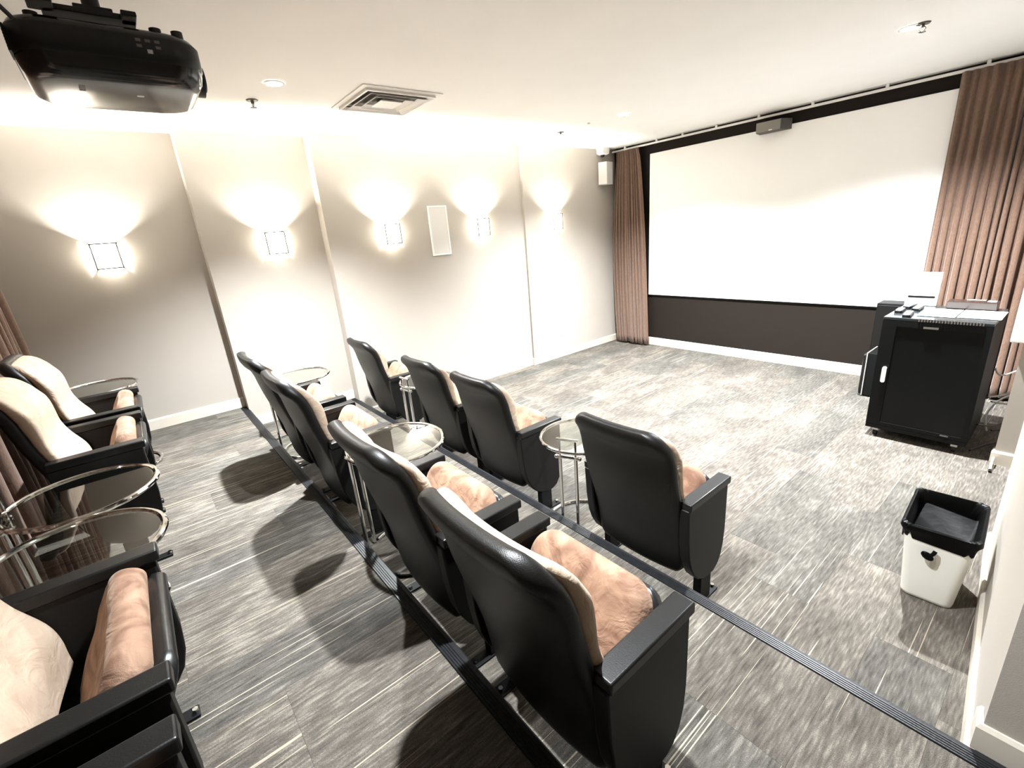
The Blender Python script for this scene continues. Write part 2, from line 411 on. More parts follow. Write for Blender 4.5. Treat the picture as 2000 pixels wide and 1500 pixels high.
add_box(bm, 0.905-2.6, 0.917-2.6, -0.026, -0.001, -0.012, 1.865); add_box(bm, 4.30-2.6, 4.312-2.6, -0.026, -0.001, -0.012, 1.865)
add_box(bm, 0.917-2.6, 4.30-2.6, -0.026, -0.001, -0.012, 0); add_box(bm, 0.917-2.6, 4.30-2.6, -0.026, -0.001, 1.853, 1.865)
obj('screen_frame', bm, M_blackmetal, t, smooth=False)

t = thing('curtain_track', 'thin white curtain track hung just under the ceiling above the screen', 'rail', (0, 0, 0))
obj('rail', box(0.33, 5.3, -0.085, -0.060, 2.700, 2.722), M_rail, t, smooth=False, bevel=0.003)
for x in (0.55, 1.05, 1.42, 1.85, 2.33, 2.85, 3.45, 4.1, 4.8):
    b_ = box(-0.012, 0.012, -0.082, -0.063, 2.722, ZC-0.0005); o = obj('bracket', b_, M_rail, t, smooth=False); o.location.x = x

def curtain_mesh(w_top, w_bot, h, nf, amp, seedv, x_bow=0.0, phase=0.0):
    rnd = random.Random(seedv)
    ws = [rnd.uniform(0.6, 1.4) for _ in range(nf)]; tot = sum(ws); cum = [0]
    for q in ws: cum.append(cum[-1]+q/tot)
    am = [rnd.uniform(0.65, 1.25) for _ in range(nf)]
    ds = [rnd.uniform(-0.35, 0.35) for _ in range(nf)]
    K = 10; M = 26
    rows = []
    for j in range(M+1):
        v = j/M; z = h*(1-v)
        row = []
        pinch = math.exp(-((v-0.045)/0.03)**2)
        for i in range(nf):
            for k in range(K):
                s = k/K; u = cum[i]+(cum[i+1]-cum[i])*s
                ph = 2*PI*s+ds[i]*math.sin(v*3+i)
                ampv = amp*am[i]*(0.55+0.45*v)*(1-0.45*pinch)
                y = -ampv*0.5*(1-math.cos(ph)) + 0.006*math.sin(7*v+i*1.7)
                wv = w_top+(w_bot-w_top)*(v**0.6)
                x = u*wv + 0.22*amp*math.sin(2*ph)*v - x_bow*math.sin(PI*v)*(1-u)
                row.append((x, y, z))
        wv = w_top+(w_bot-w_top)*(v**0.6)
        row.append((wv, 0, z)); rows.append(row)
    bm = bmesh.new(); add_loft(bm, rows, closed=False, caps=False); return bm
def curtain(name, label, x, y, z0, wt, wb, h, nf, amp, sd, rz=0, bow=0.0, group=None):
    o = obj(name, curtain_mesh(wt, wb, h, nf, amp, sd, bow), M_curtain, angle=80)
    o.location = (x, y, z0); o.rotation_euler = (0, 0, rz)
    md = o.modifiers.new('solid', 'SOLIDIFY'); md.thickness = 0.003
    return tag(o, label, 'curtain', group)
curtain('curtain', 'narrow pleated brown curtain hanging left of the screen', 0.43, -0.10, 0.03, 0.36, 0.55, 2.665, 11, 0.055, 3, bow=0.06)
curtain('curtain', 'wide pleated brown curtain at the right end of the screen', 3.955, -0.10, 0.03, 1.25, 1.30, 2.668, 24, 0.065, 5)
curtain('curtain', 'brown full-width curtain behind the rearmost row of seats', 4.82, YR+0.03, H2+0.02, 4.80, 4.815, 2.30, 42, 0.085, 9, rz=PI)

t = thing('center_speaker', 'grey wedge-ended speaker mounted high over the middle of the screen', 'speaker', (2.49, -0.025, 2.60))
pr = [(-0.16, 0), (-0.135, -0.15), (0.115, -0.15), (0.165, 0)]
obj('cabinet', prism(pr, -0.05, 0.052, 'z'), M_greyd, t, smooth=False, bevel=0.004)
obj('grille', prism([(-0.132, -0.151), (-0.132, -0.160), (0.113, -0.160), (0.113, -0.151)], -0.046, 0.048), M_grey, t, smooth=False, bevel=0.003)
o = obj('badge', box(0.0, 0.035, -0.1625, -0.160, -0.044, -0.034), M_white, t, smooth=False); o['label'] = 'small white badge'

t = thing('corner_speaker', 'white box speaker on the left wall beside the curtain', 'speaker', (D3+0.004, -0.30, 2.43))
obj('cabinet', prism([(0.0, -0.06), (0.0, 0.09), (0.11, 0.12), (0.13, -0.035), (0.03, -0.09)], -0.145, 0.145), M_offw, t, smooth=False, bevel=0.006)
obj('grille', prism([(0.032, -0.094), (0.133, -0.038), (0.130, -0.034), (0.029, -0.088)], -0.135, 0.135), M_offw, t, smooth=False)
t = thing('security_camera', 'small white camera with a dark lens in the ceiling corner', 'camera', (D3+0.06, -0.32, ZC))
obj('housing', loft([[(x, y, -0.001) for x, y in rrect(0.06, 0.075, 0.01)], [(x, y, -0.07) for x, y in rrect(0.055, 0.07, 0.01)], [(x, y, -0.085) for x, y in rrect(0.035, 0.05, 0.01)]]), M_white, t)
bm = bmesh.new(); bmesh.ops.create_uvsphere(bm, u_segments=16, v_segments=8, radius=0.028, matrix=Matrix.Translation((0.0, -0.01, -0.088)))
obj('lens', bm, M_gloss, t)

# ------------------------------------------------------------------ ceiling fittings
def downlight(x, y, label, k=1.0, ang=104):
    t = thing('downlight', label, 'ceiling light', (x, y, ZC))
    n = 32
    rings = []
    for r, z in ((0.062, -0.001), (0.060, -0.006), (0.048, -0.007), (0.044, -0.003)):
        rings.append([(r*math.cos(2*PI*i/n), r*math.sin(2*PI*i/n), z) for i in range(n)])
    obj('trim_ring', loft(rings, caps=False), M_white, t)
    obj('lens', disc((0, 0), 0.044, -0.004, -0.0015, 24), M_lens, t)
    ld = bpy.data.lights.new('bulb', 'SPOT'); ld.energy = DOWN_W*k; ld.color = NEUT; ld.spot_size = math.radians(ang); ld.spot_blend = 1.0
    ld.shadow_soft_size = 0.03
    lo = bpy.data.objects.new('bulb', ld); C.objects.link(lo); lo.parent = t; lo.location = (0, 0, -0.03)
    return t
downlight(1.80, -1.72, 'round downlight in the ceiling nearest the left curtain', 1.2, 132)
downlight(3.95, -1.72, 'round downlight in the ceiling above the equipment rack', 1.5, 138)
downlight(1.55, -4.80, 'small glowing downlight between the projector and the ceiling vent', 1.2, 118)
downlight(3.93, -4.95, 'round downlight overhead between the second and third rows', 0.5, 115)

def sprinkler(x, y, label):
    t = thing('sprinkler', label, 'sprinkler', (x, y, ZC))
    obj('escutcheon', disc((0, 0), 0.034, -0.007, -0.001, 24, r2=0.038), M_spk, t)
    bm = bmesh.new(); add_disc(bm, (0, 0), 0.010, -0.022, -0.007, 12)
    add_tube(bm, smooth_path([(0.009, 0, -0.018), (0.017, 0, -0.030), (0.004, 0, -0.044)], 4), 0.0025, 6)
    add_tube(bm, smooth_path([(-0.009, 0, -0.018), (-0.017, 0, -0.030), (-0.004, 0, -0.044)], 4), 0.0025, 6)
    obj('frame', bm, M_spk, t)
    bm = bmesh.new()
    pts = []
    for i in range(24):
        a = 2*PI*i/24; r = 0.020 if (i//1) % 2 else 0.013; pts.append((r*math.cos(a), r*math.sin(a)))
    add_prism(bm, pts, -0.048, -0.045)
    obj('deflector', bm, M_spk, t, smooth=False)
sprinkler(1.148, -4.846, 'dark sprinkler head on the ceiling beside the projector')
sprinkler(0.99, -1.763, 'sprinkler head on the ceiling near the left curtain')
sprinkler(4.011, -1.728, 'sprinkler head on the ceiling above the equipment rack')
tag(obj('ceiling_plate', disc((0.776, -4.0), 0.045, ZC-0.005, ZC-0.0005, 28), M_ceil), 'flat round white cover on the ceiling between vent and left wall', 'cover plate')
tag(obj('ceiling_plate', disc((0.60, -1.90), 0.055, ZC-0.005, ZC-0.0005, 28), M_ceil), 'flat round white cover on the ceiling close to the left wall corner', 'cover plate')
tag(obj('ceiling_sensor', disc((1.416, -1.786), 0.014, ZC-0.010, ZC-0.0005, 16), M_offw), 'tiny round sensor on the ceiling in front of the screen', 'sensor')

t = thing('ceiling_vent', 'square white air vent with nested louvres in the ceiling', 'vent', (1.443, -4.01, ZC))
def sq(h, z): return [(h, h, z), (-h, h, z), (-h, -h, z), (h, -h, z)]
def sqring(levels): return loft([sq(h, z) for h, z in levels], caps=False)
obj('frame', sqring([(0.300, -0.001), (0.300, -0.008), (0.262, -0.010), (0.255, -0.002)]), M_white, t, smooth=False)
obj('duct_shade', box(-0.255, 0.255, -0.255, 0.255, -0.0018, -0.0008), M_greyd, t, smooth=False)  # flat dark sheet: shade of the uncut duct opening put into its colour
for h in (0.215, 0.150):
    obj('louvre', sqring([(h, -0.030), (h+0.006, -0.031), (h-0.030, -0.008), (h-0.036, -0.008)]), M_white, t, smooth=False)
obj('center_plate', loft([sq(0.085, -0.030), sq(0.088, -0.028), sq(0.065, -0.012)]), M_white, t, smooth=False)
obj('corner_brace', sqring([(0.258, -0.006), (0.262, -0.024), (0.250, -0.026), (0.235, -0.006)]), M_white, t, smooth=False)

# ------------------------------------------------------------------ wall sconces
def sconce(wx, y, label):
    t = thing('wall_sconce', label, 'wall lamp', (wx, y, 1.755), group='frosted glass sconces along the left wall')
    hw, dp, h = 0.080, 0.095, 0.185
    obj('backplate', box(0.0005, 0.006, -0.05, 0.05, 0.03, 0.15), M_steel, t, smooth=False)
    bm = bmesh.new(); q = 0.0045
    for sy in (-hw, hw):
        add_box(bm, dp-q, dp+q, sy-q, sy+q, 0, h)                       # front uprights
        for z in (0.0, h): add_box(bm, 0.0005, dp+q, sy-q, sy+q, z-q, z+q)      # side rails
    for z in (0.0, h): add_box(bm, dp-q, dp+q, -hw, hw, z-q, z+q)
    obj('frame', bm, M_spk, t, smooth=False)
    bm = bmesh.new(); g = 0.003
    add_box(bm, dp-2*g, dp-g, -hw+q, hw-q, q, h-q)
    for s in (-1, 1): add_box(bm, 0.012, dp-2*g, s*(hw-g)-g/2, s*(hw-g)+g/2, q, h-q)
    add_box(bm, 0.008, dp-2*g, -hw+2*g, hw-2*g, q, q+g)
    obj('glass_shade', bm, M_glow, t, smooth=False)
    ld = bpy.data.lights.new('bulb', 'POINT'); ld.energy = SCONCE_W; ld.color = WARM; ld.shadow_soft_size = 0.018
    lo = bpy.data.objects.new('bulb', ld); C.objects.link(lo); lo.parent = t; lo.location = (0.040, 0, 0.125)
sconce(0.0, -5.88, 'glowing sconce nearest the camera, above the rear seats')
sconce(D1, -4.68, 'glowing sconce on the narrow wall panel between two steps in the wall')
sconce(D2, -3.60, 'glowing sconce just left of the flat white wall speaker')
sconce(D2, -2.46, 'glowing sconce just right of the flat white wall speaker')
sconce(D3, -1.28, 'glowing sconce on the last wall panel before the curtain')

t = thing('wall_speaker', 'flat white rectangular speaker set in the left wall between two sconces', 'speaker', (D2, -3.005, 1.845))
bm = bmesh.new()
def frame_yz(bm, w2, h2, t_, x0, x1):
    add_box(bm, x0, x1, -w2, w2, h2-t_, h2); add_box(bm, x0, x1, -w2, w2, -h2, -h2+t_)
    add_box(bm, x0, x1, -w2, -w2+t_, -h2+t_, h2-t_); add_box(bm, x0, x1, w2-t_, w2, -h2+t_, h2-t_)
frame_yz(bm, 0.12, 0.26, 0.016, 0.0005, 0.012)
obj('frame', bm, M_white, t, smooth=False)
obj('grille', box(0.0005, 0.008, -0.105, 0.105, -0.245, 0.245), M_offw, t, smooth=False)

t = thing('power_outlet', 'white double power outlet low on the left wall near the curtain', 'outlet', (D3, -1.25, 0.365))
obj('cover_plate', box(0.0005, 0.006, -0.036, 0.036, -0.058, 0.058), M_white, t, smooth=False, bevel=0.002)
for z in (-0.022, 0.022): obj('socket', prism(rrect(0.015, 0.014, 0.006, 4, 0, z), 0.006, 0.008, 'x'), M_offw, t)
t = thing('power_outlet', 'small outlet low on the wall behind the second-row side table', 'outlet', (D1, -4.93, 0.385))
obj('cover_plate', box(0.0005, 0.006, -0.030, 0.030, -0.04, 0.04), M_wall, t, smooth=False, bevel=0.002)
t_plug = obj('plug', box(0.006, 0.025, -0.008, 0.008, -0.01, 0.01), M_chrome, t, smooth=False)

# ------------------------------------------------------------------ theatre seats
def pad(levels, n=8, dn=False):
    """levels: (y_rear, z, half_width, thickness, forward curl of the edges, direction tilt)"""
    rings = []
    for (y, z, hw, th, curl, (ny, nz)) in levels:
        ring = []
        for (px, pt) in (dense(rrect(hw, th/2, min(th/2*0.95, hw*0.9), n)) if dn else rrect(hw, th/2, min(th/2*0.95, hw*0.9), n)):
            dpt = pt+th/2 + curl*(abs(px)/0.25)**2.2
            ring.append((px, y+ny*dpt, z+nz*dpt))
        rings.append(ring)
    return rings
def lerp_tab(tab, v):
    for (a, b) in zip(tab, tab[1:]):
        if v <= b[0]:
            t_ = (v-a[0])/(b[0]-a[0]); return [p_+(q-p_)*t_ for p_, q in zip(a[1:], b[1:])]
    return list(tab[-1][1:])
# z, rear y
BACK = [(0.19, -0.318), (0.30, -0.335), (0.38, -0.345), (0.45, -0.360), (0.52, -0.380), (0.58, -0.398), (0.66, -0.420), (0.74, -0.437), (0.80, -0.448), (0.86, -0.468), (0.92, -0.500), (0.960, -0.520)]
def back_width(z, top=0.960, bot=0.19, rt=0.10, rb=0.05, base=0.243):
    wd = base + 0.012*math.sin(PI*min(1, max(0, (z-0.25)/0.9))) - 0.012*max(0, (z-0.8)/0.18)
    if z > top-rt: q = (z-(top-rt))/rt; wd -= rt*(1-math.sqrt(max(0, 1-q*q)))
    if z < bot+rb: q = ((bot+rb)-z)/rb; wd -= rb*(1-math.sqrt(max(0, 1-q*q)))
    return wd
def shell_rings():
    L = []; zs = [0.19, 0.193, 0.20, 0.215, 0.235, 0.26, 0.32, 0.40, 0.48, 0.55, 0.62, 0.68, 0.74, 0.79, 0.83, 0.845, 0.87, 0.892, 0.912, 0.928, 0.942, 0.952, 0.958, 0.960]
    for z in zs:
        y, = lerp_tab(BACK, z); th = 0.048
        e = min(1, (0.960-z)/0.028, (z-0.19)/0.02+0.05); k = math.sqrt(max(0.02, 1-(1-max(0, e))**2)); yy = y
        bulge = 0.014*math.exp(-((z-0.90)/0.035)**2)
        L.append((yy+0.008+th*(1-k)*0.5-bulge, z, back_width(z), th*k+bulge, 0.024, (0.97, 0.22)))
    return pad(L, 6, True)
def cushion_rings():
    L = []; zs = [0.36, 0.363, 0.37, 0.385] + [0.40+0.012*i for i in range(40)] + [0.885, 0.897, 0.909, 0.921, 0.931, 0.938, 0.942]
    for z in zs:
        y, = lerp_tab(BACK, z); y += 0.050
        th = 0.034+0.028*math.exp(-((z-0.50)/0.085)**2)+0.022*math.exp(-((z-0.77)/0.085)**2)
        e = min(1, (0.942-z)/0.05+0.02, (z-0.36)/0.03+0.05); k = math.sqrt(max(0.03, 1-(1-e)**2))
        L.append((y, z, back_width(z, 0.942, 0.36, 0.085, 0.03, 0.238), th*k, 0.026, (0.97, 0.22)))
    return pad(L, 5, True)
def press(x, z, lines):
    d_ = 0.0
    for (cx, cz, dx, dz, ln, dp, wd) in lines:
        L_ = math.hypot(dx, dz); ux, uz = dx/L_, dz/L_
        q = (x-cx)*ux+(z-cz)*uz; d = abs((x-cx)*uz-(z-cz)*ux)
        if q < 0: d = math.hypot(d, q); q = 0
        if q > ln: d = math.hypot(d, q-ln); q = ln
        d_ = max(d_, dp*math.exp(-(d/wd)**2)*(1-q/ln*0.8))
    return d_
def cushion_mesh():
    bm = loft(cushion_rings())
    # lumbar tuck: a pulled-in centre with creases running outward, down and up
    LN = ((0, 0.635, -1, -0.10, 0.21, 0.011, 0.022), (0, 0.635, 1, -0.10, 0.21, 0.011, 0.022), (0, 0.635, -0.5, 1, 0.10, 0.009, 0.018),
          (0, 0.635, 0.5, 1, 0.10, 0.009, 0.018))
    for v in bm.verts:
        x, y, z = v.co
        yr, = lerp_tab(BACK, z)
        if y > yr+0.050+0.018+0.03*(abs(x)/0.25)**2.2 and 0.40 < z < 0.90:
            f = min(1, (0.22-abs(x))/0.05)
            if f > 0: v.co.y -= f*(press(x, z, LN) + 0.002*noise.noise(Vector((x*9, z*9, 1))))
    return bm
SEAT_A = math.radians(64)
def seat_pts(s, off):  # s along the seat from hinge to front edge; off toward the sitter side
    dy, dz = math.cos(SEAT_A), math.sin(SEAT_A)
    return (-0.182+dy*s-dz*off, 0.270+dz*s+dy*off)
KT = [(0.0, .25), (0.006, .6), (0.02, .85), (0.05, 1), (0.10, 1.04), (0.16, 1.0), (0.22, 1.0), (0.27, 1.05), (0.31, 1.05), (0.34, 0.98), (0.36, 0.86), (0.374, 0.66), (0.382, 0.42), (0.386, 0.15)]
def seat_cushion():
    rings = []; n = 5
    ss = [0.0, 0.006, 0.02, 0.035] + [0.05+0.0125*i for i in range(21)] + [0.312, 0.328, 0.34, 0.352, 0.362, 0.371, 0.378, 0.383, 0.386]
    LN = ((-0.03, 0.20, 1, 0.35, 0.15, 0.007, 0.011), (-0.03, 0.20, 1, -0.4, 0.16, 0.007, 0.012), (-0.03, 0.20, -1, 0.5, 0.12, 0.006, 0.011),
          (-0.03, 0.20, -0.6, -1, 0.12, 0.006, 0.012), (-0.03, 0.20, 0.1, 1, 0.10, 0.005, 0.011), (0.10, 0.14, 1, 0.3, 0.08, 0.005, 0.008),
          (0.09, 0.11, 1, 0.25, 0.09, 0.005, 0.008), (-0.03, 0.20, 0, 1, 0.003, 0.008, 0.05))
    for s in ss:
        k, = lerp_tab(KT, s)
        th = 0.085*k; hw = 0.222
        if s > 0.29: q = min(1, (s-0.29)/0.096); hw -= 0.085*(1-math.sqrt(max(0, 1-q*q)))
        hw -= 0.03*max(0, (0.08-s)/0.08)
        ring = []
        for px, pt in dense(rrect(hw, th/2, min(th*0.42, 0.04), n)):
            dip = 0
            if pt > th*0.3:
                f = max(0, min(1, (hw-abs(px))/0.05, (0.37-s)/0.06, (s+0.01)/0.05))
                dip = -f*(press(px, s, LN) - 0.006*noise.noise(Vector((px*11, s*11, 4))) + 0.008*math.exp(-(px/0.12)**2))
            y, z = seat_pts(s, pt+0.0425+dip); ring.append((px, y, z))
        rings.append(ring)
    return loft(rings)
def seat_shell():
    rings = []; n = 6
    for s, k in ((-0.01, .5), (0.0, .9), (0.03, 1), (0.15, 1), (0.25, 1), (0.30, 1), (0.325, .95), (0.345, 0.8), (0.355, .5), (0.36, .2)):
        th = 0.046*k; hw = 0.228
        if s > 0.27: q = min(1, (s-0.27)/0.092); hw -= 0.075*(1-math.sqrt(max(0, 1-q*q)))
        ring = []
        for px, pt in rrect(hw, th/2, 0.018*k, n):
            y, z = seat_pts(s, pt-0.023); ring.append((px, y, z))
        rings.append(ring)
    return loft(rings)
PANEL = [(-0.345, 0.585), (-0.338, 0.43), (-0.325, 0.33), (-0.305, 0.27), (-0.275, 0.215), (-0.235, 0.172), (-0.19, 0.150), (-0.14, 0.140), (-0.10, 0.142), (-0.065, 0.160), (-0.038, 0.20), (-0.020, 0.26), (-0.012, 0.34), (-0.012, 0.585)]
def make_seat(label, group):
    t = thing('theater_seat', label, 'seat', (0, 0, 0), group=group)
    obj('back_shell', loft(shell_rings()), M_vinyl, t, angle=60)
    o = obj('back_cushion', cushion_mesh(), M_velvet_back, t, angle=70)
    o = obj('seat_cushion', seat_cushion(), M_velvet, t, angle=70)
    obj('seat_shell', seat_shell(), M_pan, t, angle=60)
    for s in (-1, 1):
        bm = prism(PANEL, s*0.27-0.024, s*0.27+0.024, 'x')
        obj('side_panel', bm, M_lam, t, angle=30, bevel=0.006, seg=2)
        obj('armrest', box(s*0.27-0.031, s*0.27+0.031, -0.340, 0.0, 0.583, 0.618), M_arm, t, bevel=0.006, seg=3)
        f = obj('foot', box(s*0.27-0.020, s*0.27+0.020, -0.205, -0.115, 0.006, 0.152), M_blackmetal, t, smooth=False, bevel=0.003)
        bm = box(s*0.27-0.024, s*0.27+0.024, -0.300, -0.045, 0.001, 0.009)
        obj('mounting_plate', bm, M_blackmetal, f, smooth=False, bevel=0.002)
        for y in (-0.265, -0.055): obj('bolt', disc((s*0.27, y), 0.009, 0.009, 0.020, 6), M_chrome, f, smooth=False)
    obj('hinge_bar', tube([(-0.245, -0.205, 0.29), (0.245, -0.205, 0.29)], 0.014, 10), M_blackmetal, t)
    return t
ROWS = [(-3.89, 0.0), (-4.885, H1), (-5.935, H2)]
seats = [
 (0, 0.865, 'front-row seat nearest the left wall', 'front row theatre seats'),
 (0, 1.98, 'front-row seat second from the left wall, right of a glass side table', 'front row theatre seats'),
 (0, 2.67, 'front-row seat third from the left wall, left of the clear round table', 'front row theatre seats'),
 (0, 3.77, 'front-row seat at the right end, beside the open floor', 'front row theatre seats'),
 (1, 1.665, 'middle-row seat nearest the left wall, its raised cushion brightly lit', 'middle row theatre seats'),
 (1, 2.365, 'middle-row seat second from the left wall, left of the glass table', 'middle row theatre seats'),
 (1, 3.462, 'middle-row seat third from the left, right of the bright glass table', 'middle row theatre seats'),
 (1, 4.158, 'middle-row seat at the right end, largest and nearest the camera', 'middle row theatre seats'),
 (2, 1.345, 'rear-row seat farthest from the camera, in front of the curtain', 'rear row theatre seats'),
 (2, 2.030, 'rear-row seat second from the left wall, left of two glass tables', 'rear row theatre seats'),
 (2, 3.660, 'rear-row seat at lower left, tan cushion tipped up on a grey shell', 'rear row theatre seats'),
 (2, 4.350, 'rear-row seat at the bottom left corner, only an armrest showing', 'rear row theatre seats'),
]
proto = None
for (r, x, lab, g) in seats:
    lab = 'black and tan '+lab
    if proto is None: proto = o = make_seat(lab, g)
    else: o = copy_tree(proto)
    o['label'] = lab; o['group'] = g
    o.location = (x, ROWS[r][0], ROWS[r][1]+0.001)

# ------------------------------------------------------------------ chrome and glass side tables
def circ(r, z, n=48, a0=0.0, a1=2*PI, cl=True):
    m_ = n if cl else n+1
    return [(r*math.cos(a0+(a1-a0)*i/n), r*math.sin(a0+(a1-a0)*i/n), z) for i in range(m_)]
def make_table(label, ht, group, br=0.225):
    """uprights stand on the local -x side"""
    t = thing('side_table', label, 'table', group=group)
    R_ = 0.235
    obj('top_ring', tube(circ(R_, ht), 0.0105, 10, closed=True), M_chrome, t)
    obj('glass_top', disc((0, 0), R_-0.0115, ht-0.003, ht+0.004, 48), M_glass, t)
    obj('base_ring', tube(circ(br, 0.012, 40, math.radians(-165), math.radians(165), False), 0.011, 10), M_chrome, t)
    bx = -0.240
    for s in (-1, 1):
        u = obj('upright', tube([(bx+0.010, s*0.045, 0.010), (bx+0.010, s*0.045, ht-0.02)], 0.0105, 12), M_chrome, t)
        obj('inner_tube', tube([(bx+0.010, s*0.045, ht-0.02), (bx+0.010, s*0.045, ht+0.075)], 0.0068, 10), M_chrome, u)
    obj('handle_bar', tube([(bx+0.010, -0.062, ht+0.075), (bx+0.010, 0.062, ht+0.075)], 0.0085, 10), M_chrome, t)
    obj('cross_bar', tube([(bx+0.010, -0.055, ht-0.03), (bx+0.010, 0.055, ht-0.03)], 0.010, 10), M_chrome, t)
    bm = bmesh.new()
    for s in (-1, 1): bmesh.ops.create_uvsphere(bm, u_segments=10, v_segments=6, radius=0.0135, matrix=Matrix.Translation((bx+0.010, s*0.066, ht-0.03)))
    obj('adjusting_knob', bm, M_chrome, t)
    return t
# (x, y, base z, top height, direction of the uprights in degrees, label)
tabs = [
 (1.42, -4.00, 0, 0.60, -82, 'chrome and glass side table between the first two front-row seats'),
 (3.22, -3.985, 0, 0.60, -65, 'clear round chrome side table left of the right-end front-row seat'),
 (1.10, -4.96, H1, 0.615, -100, 'chrome and glass side table of the middle row beside the left wall'),
 (2.913, -4.985, H1, 0.615, -132, 'chrome and glass side table reflecting brightly amid the middle row'),
 (0.78, -6.17, H2, 0.60, -90, 'chrome side table of the rear row beside the left wall'),
 (2.612, -6.150, H2, 0.55, -92, 'rear-row glass side table with an upright chrome handle, the farther of two'),
 (3.108, -6.150, H2, 0.55, -100, 'rear-row glass side table reflecting the curtain, the nearer of two'),
]
bank = {}
for (x, y, z, ht, deg, lab) in tabs:
    if ht in bank: o = copy_tree(bank[ht]); o['label'] = lab
    else: o = bank[ht] = make_table(lab, ht, 'round chrome side tables between the seats', 0.135 if ht < 0.58 else 0.225)
    o.location = (x, y, z+0.0005); o.rotation_euler = (0, 0, math.radians(deg)+PI)

# ------------------------------------------------------------------ projector
t = thing('projector_mount', 'black ceiling pole and bracket holding the projector', 'mount', (2.70, -5.66, ZC))
obj('pole', tube([(0, 0, -0.004), (0, 0, -0.20)], 0.024, 16), M_satin, t)
obj('ceiling_flange', disc((0, 0), 0.06, -0.008, -0.001, 24), M_satin, t)
bm = bmesh.new(); add_box(bm, -0.10, 0.12, -0.13, 0.10, -0.236, -0.220); add_box(bm, -0.05, 0.05, -0.05, 0.05, -0.220, -0.185)
add_box(bm, -0.16, -0.10, -0.16, -0.13, -0.236, -0.228); add_box(bm, 0.08, 0.16, 0.06, 0.10, -0.236, -0.222); add_box(bm, 0.09, 0.17, -0.16, -0.10, -0.236, -0.222)
obj('bracket', bm, M_satin, t, smooth=False, bevel=0.003)
t = thing('projector', 'black video projector hanging upside down from the ceiling at top left', 'projector', (2.665, -5.648, 2.325))
rings = []
for z, k in ((0.0, 0.80), (0.004, 0.86), (0.012, 0.915), (0.026, 0.955), (0.05, 0.985), (0.08, 1.0), (0.115, 1.0), (0.135, 0.985), (0.148, 0.95), (0.155, 0.90)):
    inset = (1-k)*0.21
    rings.append([(x, y, z) for x, y in rrect(0.215-inset, 0.243-inset, 0.085, 10)])
obj('body', loft(rings), M_gloss, t, angle=50)
obj('side_skirt', loft([[(x, y, z) for x, y in rrect(0.2165-i_, 0.2445-i_, 0.085, 10)] for z, i_ in ((0.060, 0.004), (0.066, 0.0), (0.128, 0.0), (0.134, 0.004))], caps=False), M_satin, t, angle=50)
bm = bmesh.new(); add_disc(bm, (0.03, 0.075), 0.058, 0.205, 0.254, 32, 'y'); add_disc(bm, (0.03, 0.075), 0.045, 0.254, 0.262, 32, 'y', r2=0.04)
lens = obj('lens', bm, M_satin, t)
bm = bmesh.new(); bmesh.ops.create_uvsphere(bm, u_segments=20, v_segments=10, radius=0.036, matrix=Matrix.Translation((0.03, 0.245, 0.075)) @ Matrix.Diagonal((1, 0.62, 1, 1)))
obj('lens_glass', bm, M_gloss, lens)
for x, y in ((0.165, 0.13), (0.165, 0.19), (-0.15, 0.15), (0.15, -0.17)):
    obj('foot', disc((x, y), 0.017, 0.150, 0.172, 16), M_satin, t)
bm = bmesh.new()
for i, (yy, zz) in enumerate(((0.07, 0.118), (0.095, 0.118), (0.12, 0.118), (0.07, 0.102), (0.12, 0.102))):
    add_box(bm, 0.2165, 0.2178, yy-0.007, yy+0.007, zz-0.004, zz+0.004)
for o_ in (obj('control_buttons', bm, M_greyd, t, smooth=False),): pass
o = obj('power_button', box(0.2165, 0.2180, 0.088, 0.102, 0.083, 0.094), M_button, t, smooth=False); o['label'] = 'pale square button'
bm = bmesh.new()
for i in range(6): add_box(bm, 0.055+i*0.011, 0.061+i*0.011, -0.112, -0.096, -0.0006, 0.0004)
obj('indicator_row', bm, M_satin, t, smooth=False)
o = obj('white_sticker', box(0.035, 0.052, 0.040, 0.060, -0.0006, 0.0004), M_paper, t, smooth=False); o['label'] = 'small white sticker'
bm = bmesh.new()
for i in range(9): add_box(bm, 0.10*math.cos(0), 0.19, -0.2445, -0.238, 0.055+i*0.008, 0.058+i*0.008)
obj('air_vent', bm, M_blackmetal, t, smooth=False)
tag(obj('projector_cable', tube(smooth_path([(2.86, -5.86, 2.46), (2.90, -5.90, 2.52), (2.88, -5.885, 2.62), (2.86, -5.87, ZC-0.003)], 6), 0.006, 8), M_cableb), 'black cable running from the projector up to the ceiling', 'cable')

# ------------------------------------------------------------------ equipment rack and what stands on and by it
RX0, RX1, RY0, RY1, RZ0, RZ1 = 4.03, 4.612, -1.575, -0.985, 0.072, 0.950
t = thing('equipment_rack', 'black metal equipment rack on casters with a dark mesh door', 'cabinet', ((RX0+RX1)/2, (RY0+RY1)/2, 0))
cx, cy = (RX0+RX1)/2, (RY0+RY1)/2
def L(x0, x1, y0, y1, z0, z1): return box(x0-cx, x1-cx, y0-cy, y1-cy, z0, z1)
obj('top_panel', L(RX0, RX1, RY0, RY1, RZ1-0.02, RZ1), simple('rack_top_gloss', (0.02, 0.024, 0.026), 0.18), t, smooth=False, bevel=0.004)
obj('base_panel', L(RX0, RX1, RY0, RY1, RZ0, RZ0+0.03), M_blackmetal, t, smooth=False, bevel=0.003)
for s in (0, 1):
    x0 = RX0 if s == 0 else RX1-0.018
    obj('side_panel', L(x0, x0+0.018, RY0+0.012, RY1, RZ0+0.03, RZ1-0.02), M_blackmetal, t, smooth=False)
obj('rear_panel', L(RX0+0.018, RX1-0.018, RY1-0.012, RY1, RZ0+0.03, RZ1-0.02), M_blackmetal, t, smooth=False)
bm = bmesh.new()
